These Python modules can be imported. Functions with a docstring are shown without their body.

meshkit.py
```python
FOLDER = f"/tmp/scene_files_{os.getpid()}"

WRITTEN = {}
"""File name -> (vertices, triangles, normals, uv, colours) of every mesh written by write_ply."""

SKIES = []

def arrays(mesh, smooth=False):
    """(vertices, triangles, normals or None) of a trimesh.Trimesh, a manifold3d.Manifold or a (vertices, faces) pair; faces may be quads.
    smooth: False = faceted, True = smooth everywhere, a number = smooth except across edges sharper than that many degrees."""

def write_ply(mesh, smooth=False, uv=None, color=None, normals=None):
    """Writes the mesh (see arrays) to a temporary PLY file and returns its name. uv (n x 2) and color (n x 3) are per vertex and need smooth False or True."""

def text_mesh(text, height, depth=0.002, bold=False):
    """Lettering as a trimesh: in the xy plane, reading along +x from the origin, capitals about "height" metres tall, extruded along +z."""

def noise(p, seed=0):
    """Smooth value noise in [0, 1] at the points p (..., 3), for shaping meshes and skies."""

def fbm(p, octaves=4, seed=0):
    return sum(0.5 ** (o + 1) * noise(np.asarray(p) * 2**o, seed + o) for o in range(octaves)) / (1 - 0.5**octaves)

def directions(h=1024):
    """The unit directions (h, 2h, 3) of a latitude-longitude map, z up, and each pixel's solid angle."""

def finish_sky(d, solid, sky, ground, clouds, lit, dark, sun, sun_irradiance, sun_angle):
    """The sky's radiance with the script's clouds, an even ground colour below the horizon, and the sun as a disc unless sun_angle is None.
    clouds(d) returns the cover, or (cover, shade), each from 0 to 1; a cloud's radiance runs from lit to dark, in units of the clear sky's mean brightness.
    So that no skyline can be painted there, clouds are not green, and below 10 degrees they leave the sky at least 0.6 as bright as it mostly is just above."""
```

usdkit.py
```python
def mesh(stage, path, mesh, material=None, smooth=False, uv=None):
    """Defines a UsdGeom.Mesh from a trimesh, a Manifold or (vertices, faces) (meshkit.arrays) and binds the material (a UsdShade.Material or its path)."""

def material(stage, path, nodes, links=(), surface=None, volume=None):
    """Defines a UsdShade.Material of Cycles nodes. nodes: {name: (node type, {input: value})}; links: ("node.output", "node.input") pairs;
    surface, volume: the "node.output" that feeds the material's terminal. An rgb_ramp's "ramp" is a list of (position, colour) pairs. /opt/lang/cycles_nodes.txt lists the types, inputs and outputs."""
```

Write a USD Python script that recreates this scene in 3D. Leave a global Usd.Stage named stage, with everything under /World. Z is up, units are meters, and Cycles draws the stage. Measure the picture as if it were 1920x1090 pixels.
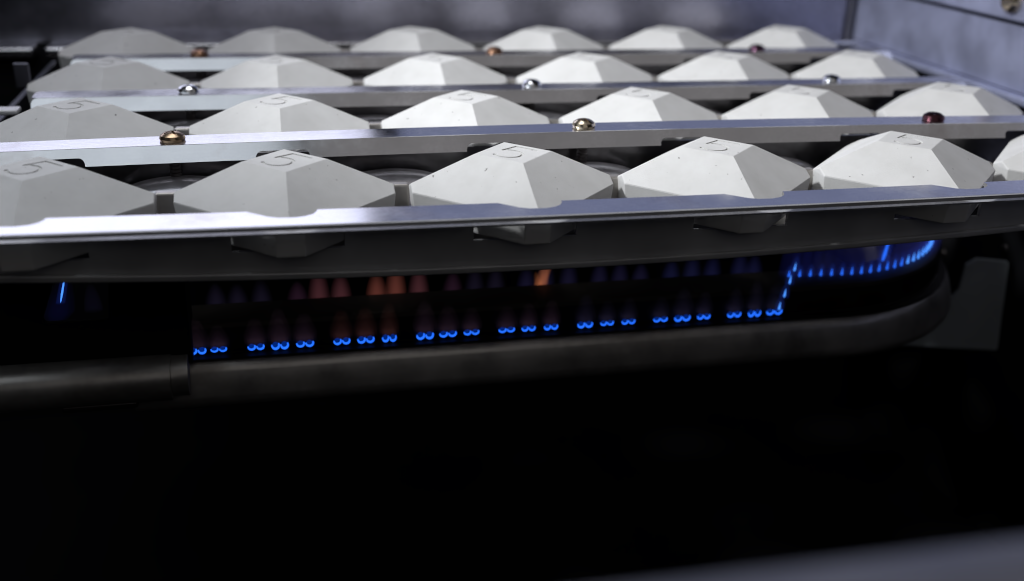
import math, random
import numpy as np, trimesh, manifold3d as m3
from shapely.geometry import Polygon, LineString, box as sbox, Point
from shapely import affinity
from shapely.ops import unary_union
from pxr import Usd, UsdGeom, UsdLux, UsdShade, Gf, Sdf
import usdkit, meshkit

random.seed(7); np.random.seed(7)
stage = Usd.Stage.CreateInMemory()
UsdGeom.SetStageUpAxis(stage, 'Z'); UsdGeom.SetStageMetersPerUnit(stage, 1.0)
W = UsdGeom.Xform.Define(stage, '/World'); stage.SetDefaultPrim(W.GetPrim())
S = 0.06                      # one briquette pitch in metres; everything below is laid out in pitches
Q = 1.1233                    # row pitch / column pitch

# ------------------------------------------------------------------ camera
CAM = np.array([0.4908, -4.3659, 1.3752]); YAW, PITCH, ROLL, FPX = 0.2317, -0.4024, 0.03247, 1929.6
fw = np.array([math.sin(YAW)*math.cos(PITCH), math.cos(YAW)*math.cos(PITCH), math.sin(PITCH)])
rt = np.cross(fw, [0, 0, 1]); rt /= np.linalg.norm(rt); up = np.cross(rt, fw)
r2 = rt*math.cos(ROLL)+up*math.sin(ROLL); u2 = -rt*math.sin(ROLL)+up*math.cos(ROLL)
cam = UsdGeom.Camera.Define(stage, '/World/camera')
M = np.eye(4); M[0, :3] = r2; M[1, :3] = u2; M[2, :3] = -fw; M[3, :3] = CAM*S
cam.AddTransformOp().Set(Gf.Matrix4d(*M.ravel().tolist()))
cam.CreateHorizontalApertureAttr(36.0); cam.CreateFocalLengthAttr(36.0*FPX/1920)
cam.CreateFStopAttr(9.0); cam.CreateFocusDistanceAttr(4.75*S)
cam.CreateClippingRangeAttr(Gf.Vec2f(0.004, 50)); cam.CreateExposureAttr(0.0)

def ray(x, y): return fw+(x-960)/FPX*r2-(y-545)/FPX*u2      # a sight line, used only to measure where things stand
def at_y(x, y, Y): d = ray(x, y); return CAM+d*(Y-CAM[1])/d[1]
def at_z(x, y, Z): d = ray(x, y); return CAM+d*(Z-CAM[2])/d[2]

# ------------------------------------------------------------------ lamps
def aim(prim, pos, target):
    pos, target = np.array(pos, float)*S, np.array(target, float)*S
    z = pos-target; z /= np.linalg.norm(z); x = np.cross([0, 0, 1], z); x /= np.linalg.norm(x); y = np.cross(z, x)
    m = np.eye(4); m[0, :3], m[1, :3], m[2, :3], m[3, :3] = x, y, z, pos
    prim.AddTransformOp().Set(Gf.Matrix4d(*m.ravel().tolist()))
def rect(name, pos, target, w, h, inten, color):
    l = UsdLux.RectLight.Define(stage, '/World/'+name); aim(l, pos, target)
    l.CreateWidthAttr(w*S); l.CreateHeightAttr(h*S); l.CreateIntensityAttr(inten); l.CreateColorAttr(Gf.Vec3f(*color)); return l
rect('overhead_lamp', (-0.4, 2.7, 8.0), (0.2, 1.6, 0), 6, 2.6, 4.0, (0.95, 0.95, 1.0))
rect('ceiling_left_lamp', (-2.0, -0.35, 2.7), (-2.0, -0.30, 0), 5.0, 3.8, 0.80, (0.84, 0.92, 1.0))
rect('ceiling_right_lamp', (4.4, -0.35, 2.9), (4.4, -0.30, 0), 7.4, 3.8, 0.2, (1.0, 0.96, 0.97))
rect('back_left_lamp', (-3.6, 9.0, 4.0), (-3.0, 0.0, 0.2), 10.6, 4.0, 1.8, (0.77, 0.79, 1.0))
rect('back_right_lamp', (7.0, 9.2, 3.8), (5.0, 0.0, 0.2), 10.0, 4.4, 0.33, (0.54, 0.61, 1.0))
rect('room_fill_lamp', (1.5, -9.5, 5.4), (2.0, 0.0, -0.6), 9.0, 4.5, 0.29, (1.0, 0.97, 0.95))
sp = UsdLux.SphereLight.Define(stage, '/World/work_lamp'); aim(sp, (-4.4, 0.5, 6.4), (4.4, 1.5, 0))
sp.CreateRadiusAttr(0.5*S); sp.CreateIntensityAttr(400); sp.CreateColorAttr(Gf.Vec3f(0.95, 0.98, 1.0))
sh = UsdLux.ShapingAPI.Apply(sp.GetPrim()); sh.CreateShapingConeAngleAttr(22); sh.CreateShapingConeSoftnessAttr(0.9)

# ------------------------------------------------------------------ materials
LK = '/World/Looks/'
def metal(name, color, rough, brush=(40, 1500, 1500), bump=0.04, rvar=0.1, cvar=0.12, stain=None, metallic=1.0):
    nodes = {"g": ("geometry", {}), "mp": ("mapping", {"scale": brush}), "n": ("noise_texture", {"scale": 1.0, "detail": 3.0}),
             "n2": ("noise_texture", {"scale": 45.0, "detail": 4.0, "roughness": 0.6}),
             "r": ("map_range", {"from_min": 0.3, "from_max": 0.7, "to_min": rough-rvar*.5, "to_max": rough+rvar}),
             "c": ("rgb_ramp", {"ramp": [(0.3, tuple(np.array(color)*(1-cvar))), (0.7, tuple(np.array(color)*(1+cvar)))]}),
             "b": ("bump", {"strength": bump, "distance": 0.0004}),
             "p": ("principled_bsdf", {"metallic": metallic})}
    links = [("g.position", "mp.vector"), ("mp.vector", "n.vector"), ("g.position", "n2.vector"), ("n2.fac", "r.value"), ("n2.fac", "c.fac"),
             ("r.result", "p.roughness"), ("n.fac", "b.height"), ("b.normal", "p.normal")]
    if stain:
        nodes["n3"] = ("noise_texture", {"scale": 22.0, "detail": 5.0, "roughness": 0.65})
        nodes["s"] = ("map_range", {"from_min": 0.56, "from_max": 0.72, "to_min": 0.0, "to_max": 0.6, "clamp": True})
        nodes["mx"] = ("mix_color", {"b": stain})
        links += [("g.position", "n3.vector"), ("n3.fac", "s.value"), ("s.result", "mx.fac"), ("c.color", "mx.a"), ("mx.result", "p.base_color")]
    else:
        links += [("c.color", "p.base_color")]
    return usdkit.material(stage, LK+name, nodes, links, surface="p.BSDF")
def plain(name, color, rough, metallic=0.0, **kw):
    return usdkit.material(stage, LK+name, {"p": ("principled_bsdf", {"base_color": color, "roughness": rough, "metallic": metallic, **kw})}, [], surface="p.BSDF")
def volume(name, color, strength):
    return usdkit.material(stage, LK+name, {"v": ("principled_volume", {"color": (0, 0, 0), "density": 0.0, "emission_color": color, "emission_strength": strength})}, [], volume="v.volume")
def glow(name, color, strength):
    return usdkit.material(stage, LK+name, {"e": ("emission", {"color": color, "strength": strength})}, [], surface="e.emission")

M_RAIL = metal('brushed_rail_steel', (0.74, 0.74, 0.76), 0.17, stain=(0.42, 0.36, 0.34))
M_TRAY = metal('tray_steel', (0.60, 0.595, 0.60), 0.45, metallic=0.45)
M_STRIP = metal('polished_strip_steel', (0.60, 0.59, 0.60), 0.10, brush=(60, 200, 60), bump=0.05, rvar=0.06)
M_WALL = metal('firebox_steel', (0.46, 0.455, 0.55), 0.25, brush=(300, 300, 20), bump=0.04, rvar=0.05, cvar=0.08)
M_DIMP = metal('satin_strip_steel', (0.80, 0.78, 0.82), 0.2, metallic=0.75, brush=(60, 200, 60), bump=0.03)
M_CHAN = metal('dark_channel_steel', (0.13, 0.125, 0.13), 0.22)
M_LIP = metal('lip_steel', (0.27, 0.275, 0.32), 0.4, metallic=0.7)
M_SIDE = metal('side_steel', (0.38, 0.40, 0.54), 0.52, brush=(20, 300, 300), bump=0.04, rvar=0.12, cvar=0.15, metallic=0.75)
M_SEAM = metal('seam_steel', (0.10, 0.10, 0.13), 0.5)
M_ENDS = metal('grimy_tray_steel', (0.10, 0.10, 0.12), 0.4)
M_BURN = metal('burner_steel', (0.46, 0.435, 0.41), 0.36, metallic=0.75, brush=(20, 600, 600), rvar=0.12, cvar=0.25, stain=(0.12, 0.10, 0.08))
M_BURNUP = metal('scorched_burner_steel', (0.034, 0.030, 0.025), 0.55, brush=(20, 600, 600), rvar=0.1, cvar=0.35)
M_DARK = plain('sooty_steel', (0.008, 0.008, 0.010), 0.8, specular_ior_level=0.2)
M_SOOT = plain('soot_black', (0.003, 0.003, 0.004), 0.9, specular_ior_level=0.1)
M_GREY = metal('grey_baffle', (0.42, 0.46, 0.49), 0.7, metallic=0.0, brush=(60, 60, 60), cvar=0.12)
M_SHANK = metal('dark_screw_thread', (0.10, 0.09, 0.09), 0.45)
M_SCREW = {'silver': metal('silver_screw', (0.78, 0.79, 0.82), 0.14), 'bronze': metal('bronze_screw', (0.36, 0.26, 0.17), 0.22),
           'gold': metal('gold_screw', (0.66, 0.56, 0.42), 0.18), 'maroon': metal('maroon_screw', (0.075, 0.030, 0.038), 0.24),
           'copper': metal('copper_screw', (0.30, 0.17, 0.11), 0.3), 'purple': metal('purple_screw', (0.10, 0.05, 0.08), 0.26)}
M_BRICK = usdkit.material(stage, LK+'ceramic', {
    "g": ("geometry", {}), "n": ("noise_texture", {"scale": 120.0, "detail": 5.0, "roughness": 0.6}), "n2": ("noise_texture", {"scale": 2600.0, "detail": 3.0}),
    "sp": ("noise_texture", {"scale": 620.0, "detail": 2.0}), "sr": ("map_range", {"from_min": 0.735, "from_max": 0.765, "to_min": 0.0, "to_max": 0.75, "clamp": True}),
    "c": ("rgb_ramp", {"ramp": [(0.3, (0.60, 0.592, 0.58)), (0.55, (0.645, 0.637, 0.628)), (0.75, (0.675, 0.668, 0.66))]}),
    "mx": ("mix_color", {"b": (0.12, 0.11, 0.10)}),
    "b": ("bump", {"strength": 0.18, "distance": 0.0003}), "b2": ("bump", {"strength": 0.5, "distance": 0.0004, "invert": True}),
    "p": ("principled_bsdf", {"roughness": 0.72, "specular_ior_level": 0.25})},
    [("g.position", "n.vector"), ("g.position", "n2.vector"), ("g.position", "sp.vector"), ("sp.fac", "sr.value"), ("n.fac", "c.fac"), ("c.color", "mx.a"), ("sr.result", "mx.fac"),
     ("mx.result", "p.base_color"), ("n2.fac", "b.height"), ("sr.result", "b2.height"), ("b.normal", "b2.normal"), ("b2.normal", "p.normal")], surface="p.BSDF")
M_NUM = plain('numeral_groove', (0.57, 0.565, 0.545), 0.85)

# ------------------------------------------------------------------ helpers
used = {}
def path_for(parent, name):
    base = f'{parent}/{name}'; k = used.get(base, -1)+1; used[base] = k
    return base if k == 0 else f'{base}_{k:03d}'
def tag(prim, label=None, cat=None, group=None, kind=None):
    for k, v in (('label', label), ('category', cat), ('group', group), ('kind', kind)):
        if v: prim.SetCustomDataByKey(k, v)
def thing(name, label, cat, loc=(0, 0, 0), rotz=0.0, group=None, kind=None, scale=None):
    x = UsdGeom.Xform.Define(stage, path_for('/World', name))
    x.AddTranslateOp().Set(Gf.Vec3d(*(np.array(loc, float)*S).tolist()))
    if rotz: x.AddRotateZOp().Set(math.degrees(rotz))
    if scale: x.AddScaleOp().Set(Gf.Vec3f(*scale))
    tag(x.GetPrim(), label, cat, group, kind); return x.GetPrim()
def part(parent, name, mesh, mat, smooth=30, label=None):
    p = path_for(str(parent.GetPath()), name)
    v, f, _ = meshkit.arrays(mesh, False)
    m = usdkit.mesh(stage, p, (np.asarray(v)*S, f), mat, smooth=smooth)
    if label: m.GetPrim().SetCustomDataByKey('label', label)
    return m.GetPrim()
def copy_of(proto, name, label, cat, loc, rotz=0.0, group=None, scale=None):
    r = thing(name, label, cat, loc, rotz, group, scale=scale)
    r.GetReferences().AddInternalReference(proto.GetPath()); r.SetInstanceable(True); return r
def bx(x0, x1, y0, y1, z0, z1):
    b = trimesh.creation.box((x1-x0, y1-y0, z1-z0)); b.apply_translation(((x0+x1)/2, (y0+y1)/2, (z0+z1)/2)); return b
def rbx(x0, x1, y0, y1, z0, z1, r=0.008):
    s = m3.Manifold.sphere(r, 12); return m3.Manifold.batch_hull([s.translate((x, y, z)) for x in (x0+r, x1-r) for y in (y0+r, y1-r) for z in (z0+r, z1-r)])
def extr(poly, h, axes):
    """polygon (a, b) extruded by h along the third axis: axes 'xz' -> y, 'xy' -> z, 'yz' -> x"""
    m = trimesh.util.concatenate([trimesh.creation.extrude_polygon(g, h, engine='earcut') for g in getattr(poly, 'geoms', [poly])])
    v = m.vertices.copy(); f = m.faces
    if axes == 'xz': v = v[:, [0, 2, 1]]; f = f[:, ::-1]
    elif axes == 'yz': v = v[:, [2, 0, 1]]
    return trimesh.Trimesh(v, f, process=False)
def slabs(poly, h, axes, step=.25):
    """as extr, cut into short lengths along the first axis so that the piece can follow a slight bow"""
    x0, y0, x1, y1 = poly.bounds; n = max(1, int(round((x1-x0)/step))); e = np.linspace(x0, x1, n+1); out = []
    for a, b in zip(e, e[1:]):
        g = poly.intersection(sbox(a, y0-1, b, y1+1))
        for q in getattr(g, 'geoms', [g]):
            if q.geom_type == 'Polygon' and q.area > 1e-6: out.append(extr(q, h, axes))
    return trimesh.util.concatenate(out)
def revolve(profile, n=24): return trimesh.creation.revolve(np.array(profile), sections=n)
def to_m3(m): return m3.Manifold(m3.Mesh(np.asarray(m.vertices, np.float32), np.asarray(m.faces, np.uint32)))
def sweep(path, prof, closed=True):
    """prof: loop of (outward, z); path: list of (point xy, outward normal xy)"""
    prof = np.array(prof); n = len(prof); V = []
    for p, o in path: V += [(p[0]+a*o[0], p[1]+a*o[1], z) for a, z in prof]
    F = []
    for i in range(len(path)-1):
        for j in range(n):
            a, b = i*n+j, i*n+(j+1) % n; c, d = a+n, b+n
            F += [(a, b, d), (a, d, c)]
    for i, rev in ((0, True), (len(path)-1, False)):
        tv, tri = trimesh.creation.triangulate_polygon(Polygon(prof), engine='earcut')
        idx = [int(np.argmin(((prof-p)**2).sum(1))) for p in np.asarray(tv)]; tri = [[idx[k] for k in t] for t in tri]
        F += [tuple(i*n+k for k in (t[::-1] if rev else t)) for t in tri]
    m = trimesh.Trimesh(V, F, process=False); m.fix_normals(); return m

# ------------------------------------------------------------------ the firebox
fb = thing('grill_firebox', 'stainless steel firebox of the gas grill around the burner, with brushed back and side panels', 'firebox', (0, 0, 0), kind='structure')
XR, YB, XL = 5.57, 4.2, -2.3
part(fb, 'back_panel', bx(XL, XR+.05, YB, YB+.05, -.07, .75), M_WALL)
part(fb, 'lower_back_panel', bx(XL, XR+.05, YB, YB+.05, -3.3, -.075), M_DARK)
for a, b in ((-1.19, XR), (XL, -1.27)): part(fb, 'back_ledge', rbx(a, b, 3.97, YB-.003, -.15, -.072, .02), M_RAIL)
part(fb, 'side_panel', bx(XR, XR+.05, -3.0, YB-.003, -.07, .365), M_SIDE, label='right side panel with a bluish cloudy reflection')
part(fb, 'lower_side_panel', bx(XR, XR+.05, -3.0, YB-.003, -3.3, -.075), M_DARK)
part(fb, 'side_panel', rbx(XR-.05, XR+.05, -3.0, YB-.003, .395, .9, .02), M_SIDE, label='upper right side panel standing proud above a dark seam')
part(fb, 'panel_seam', bx(XR+.02, XR+.045, -3.0, YB-.004, .366, .394), M_DARK)
part(fb, 'side_ledge', rbx(XR-.10, XR-.003, -2.9, 3.96, -.13, -.072, .015), M_SIDE)
corner = trimesh.creation.cylinder(.045, .8, sections=20); corner.apply_translation((XR-.02, YB-.02, .33)); part(fb, 'corner_seam', corner, M_SEAM)
hb = revolve([(0, 0), (.085, 0), (.085, .03), (.06, .06), (0, .07)]); hb.apply_transform(trimesh.transformations.rotation_matrix(-math.pi/2, (0, 1, 0))); hb.apply_translation((XR-.05, 2.06, .53))
part(fb, 'panel_bolt', hb, M_SCREW['gold'])
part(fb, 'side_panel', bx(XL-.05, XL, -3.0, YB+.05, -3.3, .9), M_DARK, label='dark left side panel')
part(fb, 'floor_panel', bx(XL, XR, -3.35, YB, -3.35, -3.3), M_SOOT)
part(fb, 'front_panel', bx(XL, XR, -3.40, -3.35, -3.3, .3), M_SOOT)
lipz = .52
lip = sweep([((XL-.3, 0), (0, 1)), ((XR+.3, 0), (0, 1))], [(-4.0, lipz), (-3.55, lipz), (-3.42, lipz-.004), (-3.34, lipz-.03), (-3.30, lipz-.09), (-3.30, lipz-.2), (-4.0, lipz-.2)])
part(fb, 'front_lip', lip, M_LIP)
# a grey baffle in the right corner, with two screws above it
P0, P1 = np.array([4.72, 1.76]), np.array([5.565, 1.49]); dv = P1-P0; nv = np.array([dv[1], -dv[0]])/np.linalg.norm(dv)
def on_baffle(x, y):
    d = ray(x, y); t = np.dot(np.r_[P0, 0][:2]-CAM[:2], nv)/np.dot(d[:2], nv); p = CAM+d*t; return np.dot(p[:2]-P0, dv)/np.linalg.norm(dv), p[2]
poly = Polygon([on_baffle(*p) for p in [(1560, 640), (1870, 657), (1892, 492), (1832, 486), (1812, 498), (1798, 545), (1770, 575), (1560, 575)]]).buffer(-.02).buffer(.02)
bf = extr(poly, .03, 'xz'); ang = math.atan2(dv[1], dv[0])
bf.apply_transform(trimesh.transformations.rotation_matrix(ang, (0, 0, 1))); bf.apply_translation((P0[0], P0[1], 0))
bf.fix_normals()
part(fb, 'corner_baffle', bf, M_GREY, label='grey baffle plate in the right corner behind the burner bend')
for px in ((1770, 475), (1885, 467)):
    d = ray(*px); t = (XR-CAM[0])/d[0]; p = CAM+d*t
    s = trimesh.creation.icosphere(2, .035); s.apply_scale((.5, 1, 1)); s.apply_translation((XR-.005, p[1], p[2])); part(fb, 'panel_screw', s, M_SHANK)

# ------------------------------------------------------------------ the briquette tray
tr = thing('briquette_tray', 'stainless steel tray of rails and screws that holds the ceramic briquettes', 'tray')
X0, X1 = -1.12, 5.18
cols = [i-.5 for i in range(6)]
wall = sbox(X0, -.275, X1, -.012)
for c in cols: wall = wall.difference(sbox(c-.228, -.157, c+.228, .2))
def sag(m):
    v = m.vertices; v[:, 2] += .013*(v[:, 0]-1.75)**2*(v[:, 2] < -.2); return m
part(tr, 'front_wall', (lambda m: (m.apply_translation((0, -.31, 0)), sag(m))[1])(slabs(wall, .02, 'xz')), M_TRAY, smooth=False)
lp = rbx(X0, X1, -.335, -.312, -.302, -.268, .01).refine_to_length(.3)
part(tr, 'bottom_lip', sag(trimesh.Trimesh(*meshkit.arrays(lp)[:2], process=False)), M_TRAY)
def bow(m, amp):
    v = m.vertices; v[:, 2] += amp*np.clip(1-((v[:, 0]-2.1)/3.2)**2, 0, 1); return m
fl = sbox(X0-.1, -.605, X1, -.43)
for c in cols:
    n = Polygon([(c-.17, -.40), (c-.15, -.434), (c-.115, -.462), (c-.075, -.497), (c-.035, -.515), (c+.03, -.517), (c+.07, -.505), (c+.10, -.482), (c+.115, -.45), (c+.12, -.40)])
    fl = fl.difference(n)
fm = slabs(fl, .018, 'xy'); fm.apply_translation((0, 0, .055)); part(tr, 'front_flange', bow(fm, -.025), M_RAIL, smooth=False)
web = sbox(X0, -.52, X1, -.30)
for c in cols: web = web.difference(Polygon([(c-.55, 0), (c, -.55), (c+.55, 0), (c, .55)]).intersection(sbox(c-1, -.485, c+1, 1)))
wm = slabs(web, .008, 'xy'); wm.apply_translation((0, 0, .002)); part(tr, 'front_web', bow(wm, -.025), M_TRAY, smooth=False)
fe = slabs(Polygon([(X0-.1, .0555), (X1, .0555), (X1, .0715), (X0-.1, .0715)]), .010, 'xz'); fe.apply_translation((0, -.6155, 0))
part(tr, 'flange_edge', bow(fe, -.025), M_TRAY, smooth=False)
screws = [['bronze', 'gold', 'maroon'], ['silver', 'silver', 'silver'], ['copper', 'copper', 'purple']]
rails = [(-1.35, 5.25, .030), (-.815, 4.93, .0), (-.79, 5.06, .0)]
for j, (a, b, amp) in enumerate(rails):
    y = Q*(j+.5); yf, yr, zt = y-.083, y+.083, .072
    corner_r = .05
    top = sbox(a, yf, b, yr); top = top.buffer(-.03).buffer(.03, quad_segs=5) if j else top
    tm = slabs(top, .014, 'xy'); tm.apply_translation((0, 0, zt-.014))
    rail = part(tr, 'retaining_rail', bow(tm, amp), M_RAIL, smooth=False)
    leg = sbox(a, -.072, b, -.002)
    if j: leg = leg.buffer(-.03).buffer(.03, quad_segs=5).union(sbox(a+.03, -.03, b-.03, -.002))
    for c in cols:
        leg = leg.difference(sbox(c-.125, -.2, c+.125, -.038).buffer(-.03).buffer(.03))
    for nm, ys, sl in (('front_leg', yf, -1), ('rear_leg', yr, 1)):
        lm = slabs(leg, .012, 'xz'); v = lm.vertices
        v[:, 1] = ys+sl*(v[:, 1]-.012)-sl*v[:, 2]*.70; v[:, 2] += zt
        lm.fix_normals(); part(rail, nm, bow(lm, amp), M_RAIL, smooth=False)
    for k, kind in enumerate(screws[j]):
        x = 2*k; zz = zt+amp*max(0, 1-((x-2.1)/3.2)**2)
        h = to_m3(revolve([(0, -.001), (.056, -.001), (.059, .012), (.054, .026), (.036, .038), (.016, .043), (0, .044)], 28))
        rot = random.uniform(0, 1.5)
        for q in (0, 1): h = h-m3.Manifold.cube((.075, .011, .03), True).translate((0, 0, .045)).rotate((0, 0, math.degrees(rot)+90*q))
        part(rail, 'screw_head', h.translate((x, y, zz)), M_SCREW[kind], label=f'{kind} coloured cross-slot screw head')
        prof = [(0, -.5)]
        for s in range(26): prof += [(.022, -.5+s*.018), (.028, -.491+s*.018)]
        prof += [(.022, -.03), (0, -.03)]
        sk = revolve(prof, 14); sk.apply_translation((x, y, zz)); part(rail, 'screw_shank', sk, M_SHANK)
    cw = sbox(a+.1, -.27, b-.1, -.005)
    cm = extr(cw, .012, 'xz'); cm.apply_translation((0, y+.080, 0)); part(tr, 'channel_wall', cm, M_CHAN)
    # the lower strip that the screws clamp against
    st = sbox(a, y-.36, b, y+.30)
    for c in cols:
        for yy in (Q*j, Q*(j+1)):
            st = st.difference(Polygon([(c-.5, yy), (c, yy-.5), (c+.5, yy), (c, yy+.5)]))
    st = st.buffer(-.01).buffer(.01)
    sm = extr(st.segmentize(.06), .012, 'xy'); v = sm.vertices
    v[:, 2] += -.20+.05*np.cos(np.clip((v[:, 1]-y)/.33, -1, 1)*1.57)*np.abs(np.cos(np.pi*v[:, 0]))
    part(tr, 'lower_strip', sm, M_STRIP)
for j in range(3):
    for i in range(5):
        d = trimesh.creation.icosphere(3, 1.0); d.apply_scale((.30, .13, .10)); d.apply_translation((i+.02, Q*(j+.5)-.03, -.18)); part(tr, 'strip_dimple', d, M_DIMP, smooth=60)
for j in range(4):
    for i in range(5):
        t = rbx(i-.048, i+.048, Q*j+.065, Q*j+.115, -.24, -.012, .012); part(tr, 'spacer_tab', t, M_BURN)
part(tr, 'back_flange', rbx(-.75, X1, 3.84, 3.95, -.06, -.03, .01), M_RAIL)
for x in (X0, X1-.04):
    part(tr, 'end_wall', rbx(x, x+.04, -.30, 3.83, -.27, -.14, .01), M_ENDS)
p = at_y(46, 165, 2.3); part(tr, 'end_post', rbx(p[0]-.045, p[0]+.045, 2.28, 2.31, p[2], p[2]+.15, .01), M_ENDS)
part(tr, 'rail_bracket', rbx(X0-.02, X0+.22, Q*1.5-.05, Q*1.5+.05, -.03, .0, .01), M_TRAY)

# ------------------------------------------------------------------ the briquettes
def brick():
    r = .010; s = m3.Manifold.sphere(r, 12); P = []
    zt, zb, a, tip, ch = .140, -.135, .185, .465, .058
    for sx, sy in ((1, 0), (-1, 0), (0, 1), (0, -1)):
        ux, uy = np.array([sx, sy], float), np.array([-sy, sx], float)
        P.append((*(ux*(a-r)), zt-r)); P.append((*(ux*(tip-r)), .0185-r))
        for q in (-1, 1):
            P.append((*(ux*(tip-r)+uy*q*(ch-r*.4)), -.004-r)); P.append((*(ux*(tip-.012-r)+uy*q*ch*.9), zb+r))
    body = m3.Manifold.batch_hull([s.translate(p) for p in P])
    bar = [(.22, 1.0), (.80, 1.0)]; stem = [(.22, 1.0), (.13, .54)]
    th = np.linspace(2.35, -2.3, 26); bowl = [(.40+.36*math.cos(t), .33+.33*math.sin(t)) for t in th]
    g = unary_union([LineString(bar), LineString(stem+bowl)]).buffer(.04, quad_segs=3, cap_style=1)
    g = affinity.translate(g, -.45, -.5); g = affinity.scale(g, .185, .185, origin=(0, 0)); g = affinity.rotate(g, -45, origin=(0, 0))
    cut = to_m3(extr(g, .1, 'xy')).translate((0.0, 0, zt-.006))
    ins = extr(g.buffer(-.001), .004, 'xy'); ins.apply_translation((0, 0, zt-.0085))
    return body-cut, ins
body, numeral = brick()
ordn = ['first', 'second', 'third', 'fourth', 'fifth', 'sixth']
rows = ['front row', 'second row from the front', 'third row from the front', 'back row']
proto = None
for j in range(4):
    for i, c in enumerate(cols):
        tone = ['shaded grey', 'grey', 'pale grey', 'off-white', 'off-white', 'white'][i]
        col = ['leftmost', 'second from left', 'third from left', 'third from right', 'second from right', 'rightmost'][i]
        lab = f'{tone} ceramic briquette{" stamped 5" if j < 2 else ""}, {col} in the {rows[j]}'
        loc = (c+random.uniform(-.008, .008), Q*j+random.uniform(-.008, .008), random.uniform(-.003, .003)); rz = random.uniform(-.02, .02)
        if proto is None:
            proto = thing('ceramic_briquette', lab, 'briquette', loc, rz, 'ceramic briquettes in the tray')
            part(proto, 'body', body, M_BRICK, smooth=False); part(proto, 'numeral', numeral, M_NUM)
        else: copy_of(proto, 'ceramic_briquette', lab, 'briquette', loc, rz, 'ceramic briquettes in the tray')

# ------------------------------------------------------------------ the burner
BC, RB = np.array([3.65, 1.71]), 1.0        # bend centre, centre-line radius
def burner_path(x0, x1, n=26):
    p = [((x, BC[1]-RB), (0, -1)) for x in np.linspace(x0, BC[0], 8)]
    for t in np.linspace(-math.pi/2, math.pi/2, n)[1:]: o = (math.cos(t), math.sin(t)); p.append(((BC[0]+RB*o[0], BC[1]+RB*o[1]), o))
    p += [((x, BC[1]+RB), (0, 1)) for x in np.linspace(BC[0], x1, 6)[1:]]
    return p
ZT, ZP = -.86, -1.0
bu = thing('burner', 'U-shaped stainless steel gas burner under the tray, lit along its near leg and bend', 'burner')
bp = burner_path(-.30, -.3)
lower = [(.135, -1.042), (.185, -1.048), (.215, -1.062), (.235, -1.10), (.252, -1.16), (.266, -1.215), (.268, -1.245), (.255, -1.275), (.225, -1.297), (.18, -1.308), (.10, -1.315), (-.10, -1.315), (-.19, -1.28), (-.22, -1.17), (-.19, -1.06), (-.13, -1.035)]
upper = [(.135, -1.036), (.150, -1.01), (.150, -.89), (.135, -.87), (.10, ZT), (-.09, ZT), (-.12, -.875), (-.12, -1.033)]
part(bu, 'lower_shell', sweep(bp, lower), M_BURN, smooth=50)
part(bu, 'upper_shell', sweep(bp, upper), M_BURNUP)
part(bu, 'seam_flange', sweep(bp, [(.20, -1.048), (.20, -1.036), (.15, -1.031), (.15, -1.036)]), M_BURNUP)
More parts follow.
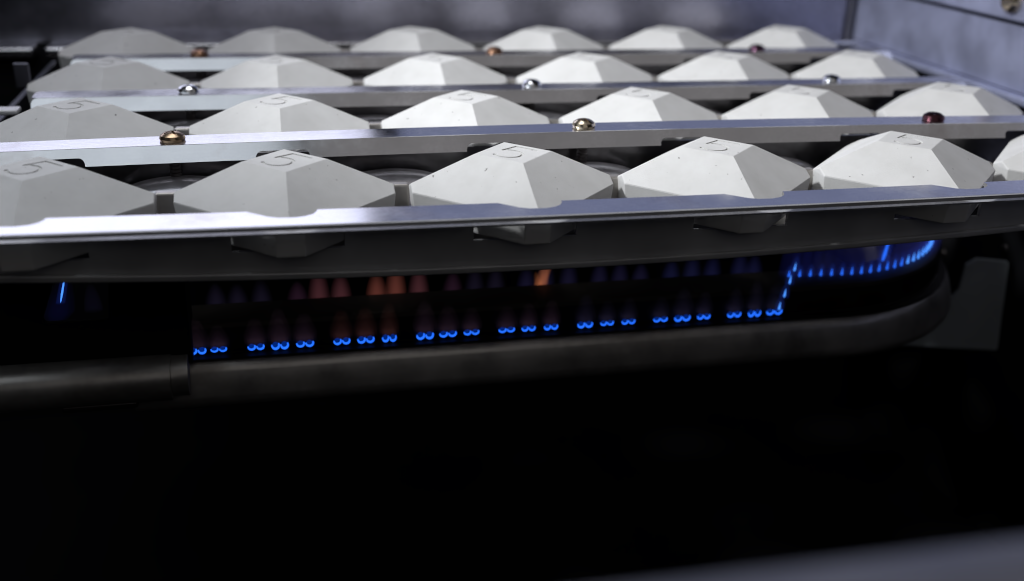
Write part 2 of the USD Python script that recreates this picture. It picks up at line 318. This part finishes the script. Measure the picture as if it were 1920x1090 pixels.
# inlet tube at the left, clamped in front of the shells
def tube(p0, p1, r, n=24):
    p0, p1 = np.array(p0, float), np.array(p1, float); c = trimesh.creation.cylinder(r, segment=(p0, p1), sections=n); return c
yv = .42
part(bu, 'inlet_tube', tube((-1.9, yv, -1.075), (-.10, yv, -1.075), .115), M_BURN, smooth=40)
part(bu, 'collar', tube((-.115, yv+.02, -1.075), (-.02, yv+.02, -1.075),  .105), M_BURN, smooth=40)
part(bu, 'bracket_lug', rbx(-.62, -.27, yv-.06, yv+.02, -1.205, -1.17, .01), M_SHANK)

# igniter shield: a dark plate with a window, left of the burner ports
sx0, sx1 = -1.9, .0
plate = sbox(sx0, -1.02, sx1, -.40).difference(Polygon([(-.515, -.42), (-.35, -.42), (-.385, -.735), (-.64, -.735)]).buffer(.02))
pm = extr(plate, .02, 'xz'); pm.apply_translation((0, .45, 0))
ig = thing('igniter_shield', 'black sheet metal igniter shield left of the burner ports, with a slanted window', 'shield')
part(ig, 'shield_plate', pm, M_SOOT)
part(ig, 'side_flange', bx(-.02, .0, .471, .66, -1.02, -.40), M_SOOT)

# ------------------------------------------------------------------ the flames
E_ARC = glow('flame_blue_arc', (0.018, 0.15, 1.0), 1.45)
E_CORE = glow('flame_blue_core', (0.0, 0.035, 0.36), 0.5)
V_HAZE = volume('flame_mauve_haze', (1.0, .55, .95), 1.1)
V_HAZE_B = volume('flame_indigo_haze', (.5, .42, 1.0), 1.1)
V_HAZE_R = volume('flame_red_haze', (1.0, .38, .34), 1.7)
def arc(cx, cz, r, t0, t1, w, n=12):
    th = np.linspace(t0, t1, n); ss = []
    for k, t in enumerate(th):
        q = w*(.45+.55*math.sin(math.pi*(k+.5)/n))
        ss.append(m3.Manifold.sphere(q, 8).translate((cx+r*math.cos(t), 0, cz+r*1.0*math.sin(t))))
    return m3.Manifold.batch_boolean([m3.Manifold.batch_hull([a, b]) for a, b in zip(ss, ss[1:])], m3.OpType.Add)
def haze(w0, w1, d, h):
    return trimesh.convex.convex_hull(np.array([(sx*w0/2, -d, 0) for sx in (-1, 1)]+[(sx*w0/2, d, 0) for sx in (-1, 1)]+[(sx*w0*.55, 0, h*.3) for sx in (-1, 1)]+[(sx*w1/2, q*d*.4, h*.85) for sx in (-1, 1) for q in (-1, 1)]+[(0, 0, h)]))
def make_near(label, loc, hz):
    f = thing('port_flame', label, 'flame', loc, 0, 'blue flames along the near side of the burner')
    for s in (-1, 1):
        part(f, 'flame_arc', arc(s*.0225, .0, .018, math.pi*1.0, math.pi*2.12, .0058), E_ARC)
        c = trimesh.creation.icosphere(2, 1.0); c.apply_scale((.016, .005, .014)); c.apply_translation((s*.0225, .010, -.002)); part(f, 'flame_core', c, E_CORE)
    for w0, w1, hh in ((.115, .05, .16), (.085, .03, .12), (.06, .02, .08)):
        h = haze(w0, w1, .03, hh); h.apply_translation((0, .01, .02)); part(f, 'flame_plume', h, hz)
    return f
near_px = [[370, 410], [480, 525, 572], [641, 686, 730], [797, 840, 884], [950, 991, 1033], [1097, 1138, 1178], [1238, 1279, 1319], [1376, 1414, 1451]]
cl = ['cluster by the igniter shield', 'second cluster from left', 'third cluster from left', 'fourth cluster from left', 'fifth cluster from left', 'sixth cluster from left', 'second cluster before the bend', 'last cluster before the bend']
protos = {}
xs = np.array([p for c in near_px for p in c]); 
for ci, c in enumerate(near_px):
    for k, px in enumerate(c):
        py = 655+(px-411)*(590-655)/(1451-411)
        p = at_y(px, py, .545)
        n = ['left', 'right'][k] if len(c) == 2 else ['left', 'middle', 'right'][k]
        lab = f'small blue crescent flame, {n} of the {cl[ci]} on the near side'
        hz = 'r' if ci in (2,) else ('m' if ci < 5 else 'b')
        if hz not in protos: protos[hz] = make_near(lab, (p[0], .545, ZP), {'r': V_HAZE_R, 'm': V_HAZE, 'b': V_HAZE_B}[hz])
        else: copy_of(protos[hz], 'port_flame', lab, 'flame', (p[0], .545, ZP), 0, 'blue flames along the near side of the burner', scale=(random.uniform(.86, 1.12), 1.0, random.uniform(.75, 1.2)))

# tongues of the far side of the same leg, seen over the top of the tube
def tongue(w, d, h, n=10, lean=0.0):
    prof = [(0, 0)]+[(math.sin(math.pi*(.5+.5*t))**.6 if t > 0 else 1.0, t) for t in np.linspace(0, 1, n)[:-1]]+[(0, 1)]
    m = revolve([(r*.5, z) for r, z in prof], 14); v = m.vertices; v *= (w, d, h); v[:, 0] += lean*v[:, 2]; return m
fl_cols = {'dim indigo': (.014, .011, .026), 'dim mauve': (.035, .014, .03), 'pink': (.105, .034, .042), 'orange pink': (.20, .056, .042), 'indigo': (.014, .012, .040), 'deep blue': (.011, .012, .052)}
V_T = {k: volume('tongue_'+k.replace(' ', '_'), tuple(np.array(v)/max(v)), max(v)/(.66*S)) for k, v in fl_cols.items()}
rear = [(405, 'dim indigo'), (445, 'dim indigo'), (490, 'dim indigo'), (558, 'dim mauve'), (598, 'pink'), (639, 'pink'), (706, 'orange pink'), (742, 'orange pink'), (785, 'pink'),
        (849, 'dim mauve'), (890, 'dim indigo'), (929, 'dim indigo'), (987, 'indigo'), (1022, 'indigo'), (1066, 'indigo'), (1124, 'indigo'), (1162, 'indigo'), (1201, 'indigo'),
        (1258, 'deep blue'), (1297, 'deep blue'), (1335, 'deep blue'), (1386, 'deep blue'), (1413, 'deep blue')]
seq = {}; seq_all = []
ORD = 'first second third fourth fifth sixth seventh eighth ninth tenth eleventh twelfth thirteenth fourteenth fifteenth sixteenth seventeenth eighteenth nineteenth twentieth twenty-first twenty-second twenty-third twenty-fourth'.split()
tot = {}
for _, k in rear: tot[k] = tot.get(k, 0)+1
for px, k in rear:
    py = 560+(px-405)*(508-560)/(1380-405)
    p = at_y(px, py, .875); seq[k] = seq.get(k, 0)+1
    lab = f'{k} flame tongue, {ORD[len(seq_all)]} from left on the far side of the burner leg'; seq_all.append(px)
    f = thing('far_flame', lab, 'flame', (p[0], .875, ZT-.06), 0, 'flame tongues along the far side of the burner')
    hh = (.175 if 'pink' in k else .145)*random.uniform(.88, 1.15)
    for nm, w, g in (('outer_flame', .125, 1.12+random.uniform(-.1, .1)), ('middle_flame', .10, .98), ('inner_flame', .075, .84), ('flame_core', .045, .70)):
        part(f, nm, tongue(w, w*.8, hh*g), V_T[k], smooth=60)
V_OR = volume('tongue_orange', (1.0, .30, .10), .075/(.05*S))
p = at_y(1013, 525, .86)
f = thing('stray_flame', 'tall flickering orange flame licking up among the far indigo tongues', 'flame', (p[0], .86, ZT))
for w, h, ln, dz in ((.085, .17, .15, 0), (.06, .20, .30, 0), (.035, .22, .42, .01), (.05, .12, -.25, 0), (.025, .25, .10, .02)):
    m = tongue(w, w*.8, h, lean=ln); m.apply_translation((0, 0, dz-.06)); part(f, 'flame_lick', m, V_OR, smooth=60)

# teardrops round the bend
E_TEAR = glow('flame_blue_teardrop', (0.02, 0.15, 1.0), 1.0)
E_TEARW = glow('flame_bright_blue_teardrop', (0.07, 0.29, 1.0), 1.25)
V_BLUE = volume('flame_blue_glow', (.04, .12, 1.0), .065/(.06*S))
V_BLUE2 = volume('flame_blue_glow_faint', (.08, .10, 1.0), .007/(.06*S))
def teardrop(w, h, lean=0.0):
    m = revolve([(0, 0), (.3*w, .06*h), (.5*w, .22*h), (.42*w, .42*h), (.24*w, .7*h), (.08*w, .92*h), (0, h)], 12); v = m.vertices; v[:, 0] += lean*v[:, 2]; return m
nb = 24
for k in range(nb):
    u = .30-.066*k                      # distance before (+) or past (-) the start of the bend
    rr = 1.0+.10*k/nb
    if u > 0: x, y, t = BC[0]-u, BC[1]-rr, -math.pi/2
    else: t = -math.pi/2-u/1.05; x, y = BC[0]+rr*math.cos(t), BC[1]+rr*math.sin(t)
    hgt = .068+.04*k/nb
    lab = f'blue teardrop flame, {ORD[k]} from left along the curve of the burner bend'
    f = thing('bend_flame', lab, 'flame', (x, y, ZT-.015), t+math.pi/2, 'blue teardrop flames round the burner bend')
    part(f, 'inner_flame', teardrop(.015, hgt*.8), E_TEARW if k > 12 else E_TEAR, smooth=60)
    part(f, 'outer_flame', tongue(.055, .055, hgt*1.3), V_BLUE, smooth=60)
    part(f, 'flame_plume', tongue(.13, .12, .36), V_BLUE2, smooth=60)
# crossover flames: from the near ports up over the shell to the top, and the one at the far end of the bend
cx = [(1461, 576, .535), (1471, 552, .535), (1481, 527, .545), (1490, 503, .66)]
for k, (a, b, Y) in enumerate(cx):
    p = at_y(a, b, Y)
    f = thing('crossover_flame', f'bright blue crossover flame climbing the burner shell before the bend, {["lowest", "second lowest", "second highest", "highest"][k]} of four', 'flame', (p[0], Y, p[2]-.02), 0, 'crossover flames climbing the shell')
    part(f, 'inner_flame', teardrop(.012, .055, .08), E_TEARW, smooth=60); part(f, 'outer_flame', tongue(.055, .05, .10, lean=.08), V_BLUE, smooth=60)
p0 = at_y(1655, 488, .80); f = thing('tall_flame', 'tall bright blue flame standing on the bend, left of its curved end', 'flame', (p0[0], .80, p0[2]-.01))
part(f, 'inner_flame', teardrop(.020, .19, .14), E_TEAR, smooth=60); part(f, 'outer_flame', tongue(.075, .07, .25, lean=.14), V_BLUE, smooth=60)
p0 = at_y(112, 572, .50); f = thing('pilot_flame', 'thin slanting blue pilot flame behind the window of the igniter shield', 'flame', (p0[0], .52, p0[2]))
part(f, 'inner_flame', teardrop(.010, .22, .27), E_TEARW, smooth=60); part(f, 'outer_flame', tongue(.045, .04, .26, lean=.27), V_BLUE, smooth=60)
for w, h in ((.16, .32), (.10, .26)):
    pl = teardrop(w, h, .30); pl.apply_scale((1, .3, 1)); pl.apply_translation((-.05, .06, -.14)); part(f, 'flame_plume', pl, V_BLUE2, smooth=60)
p0 = at_y(176, 583, .60); f = thing('port_flame', 'pale violet flame at the right side of the igniter shield window', 'flame', (p0[0], .60, p0[2]))
part(f, 'flame_plume', tongue(.09, .07, .15), V_T['indigo'], smooth=60)
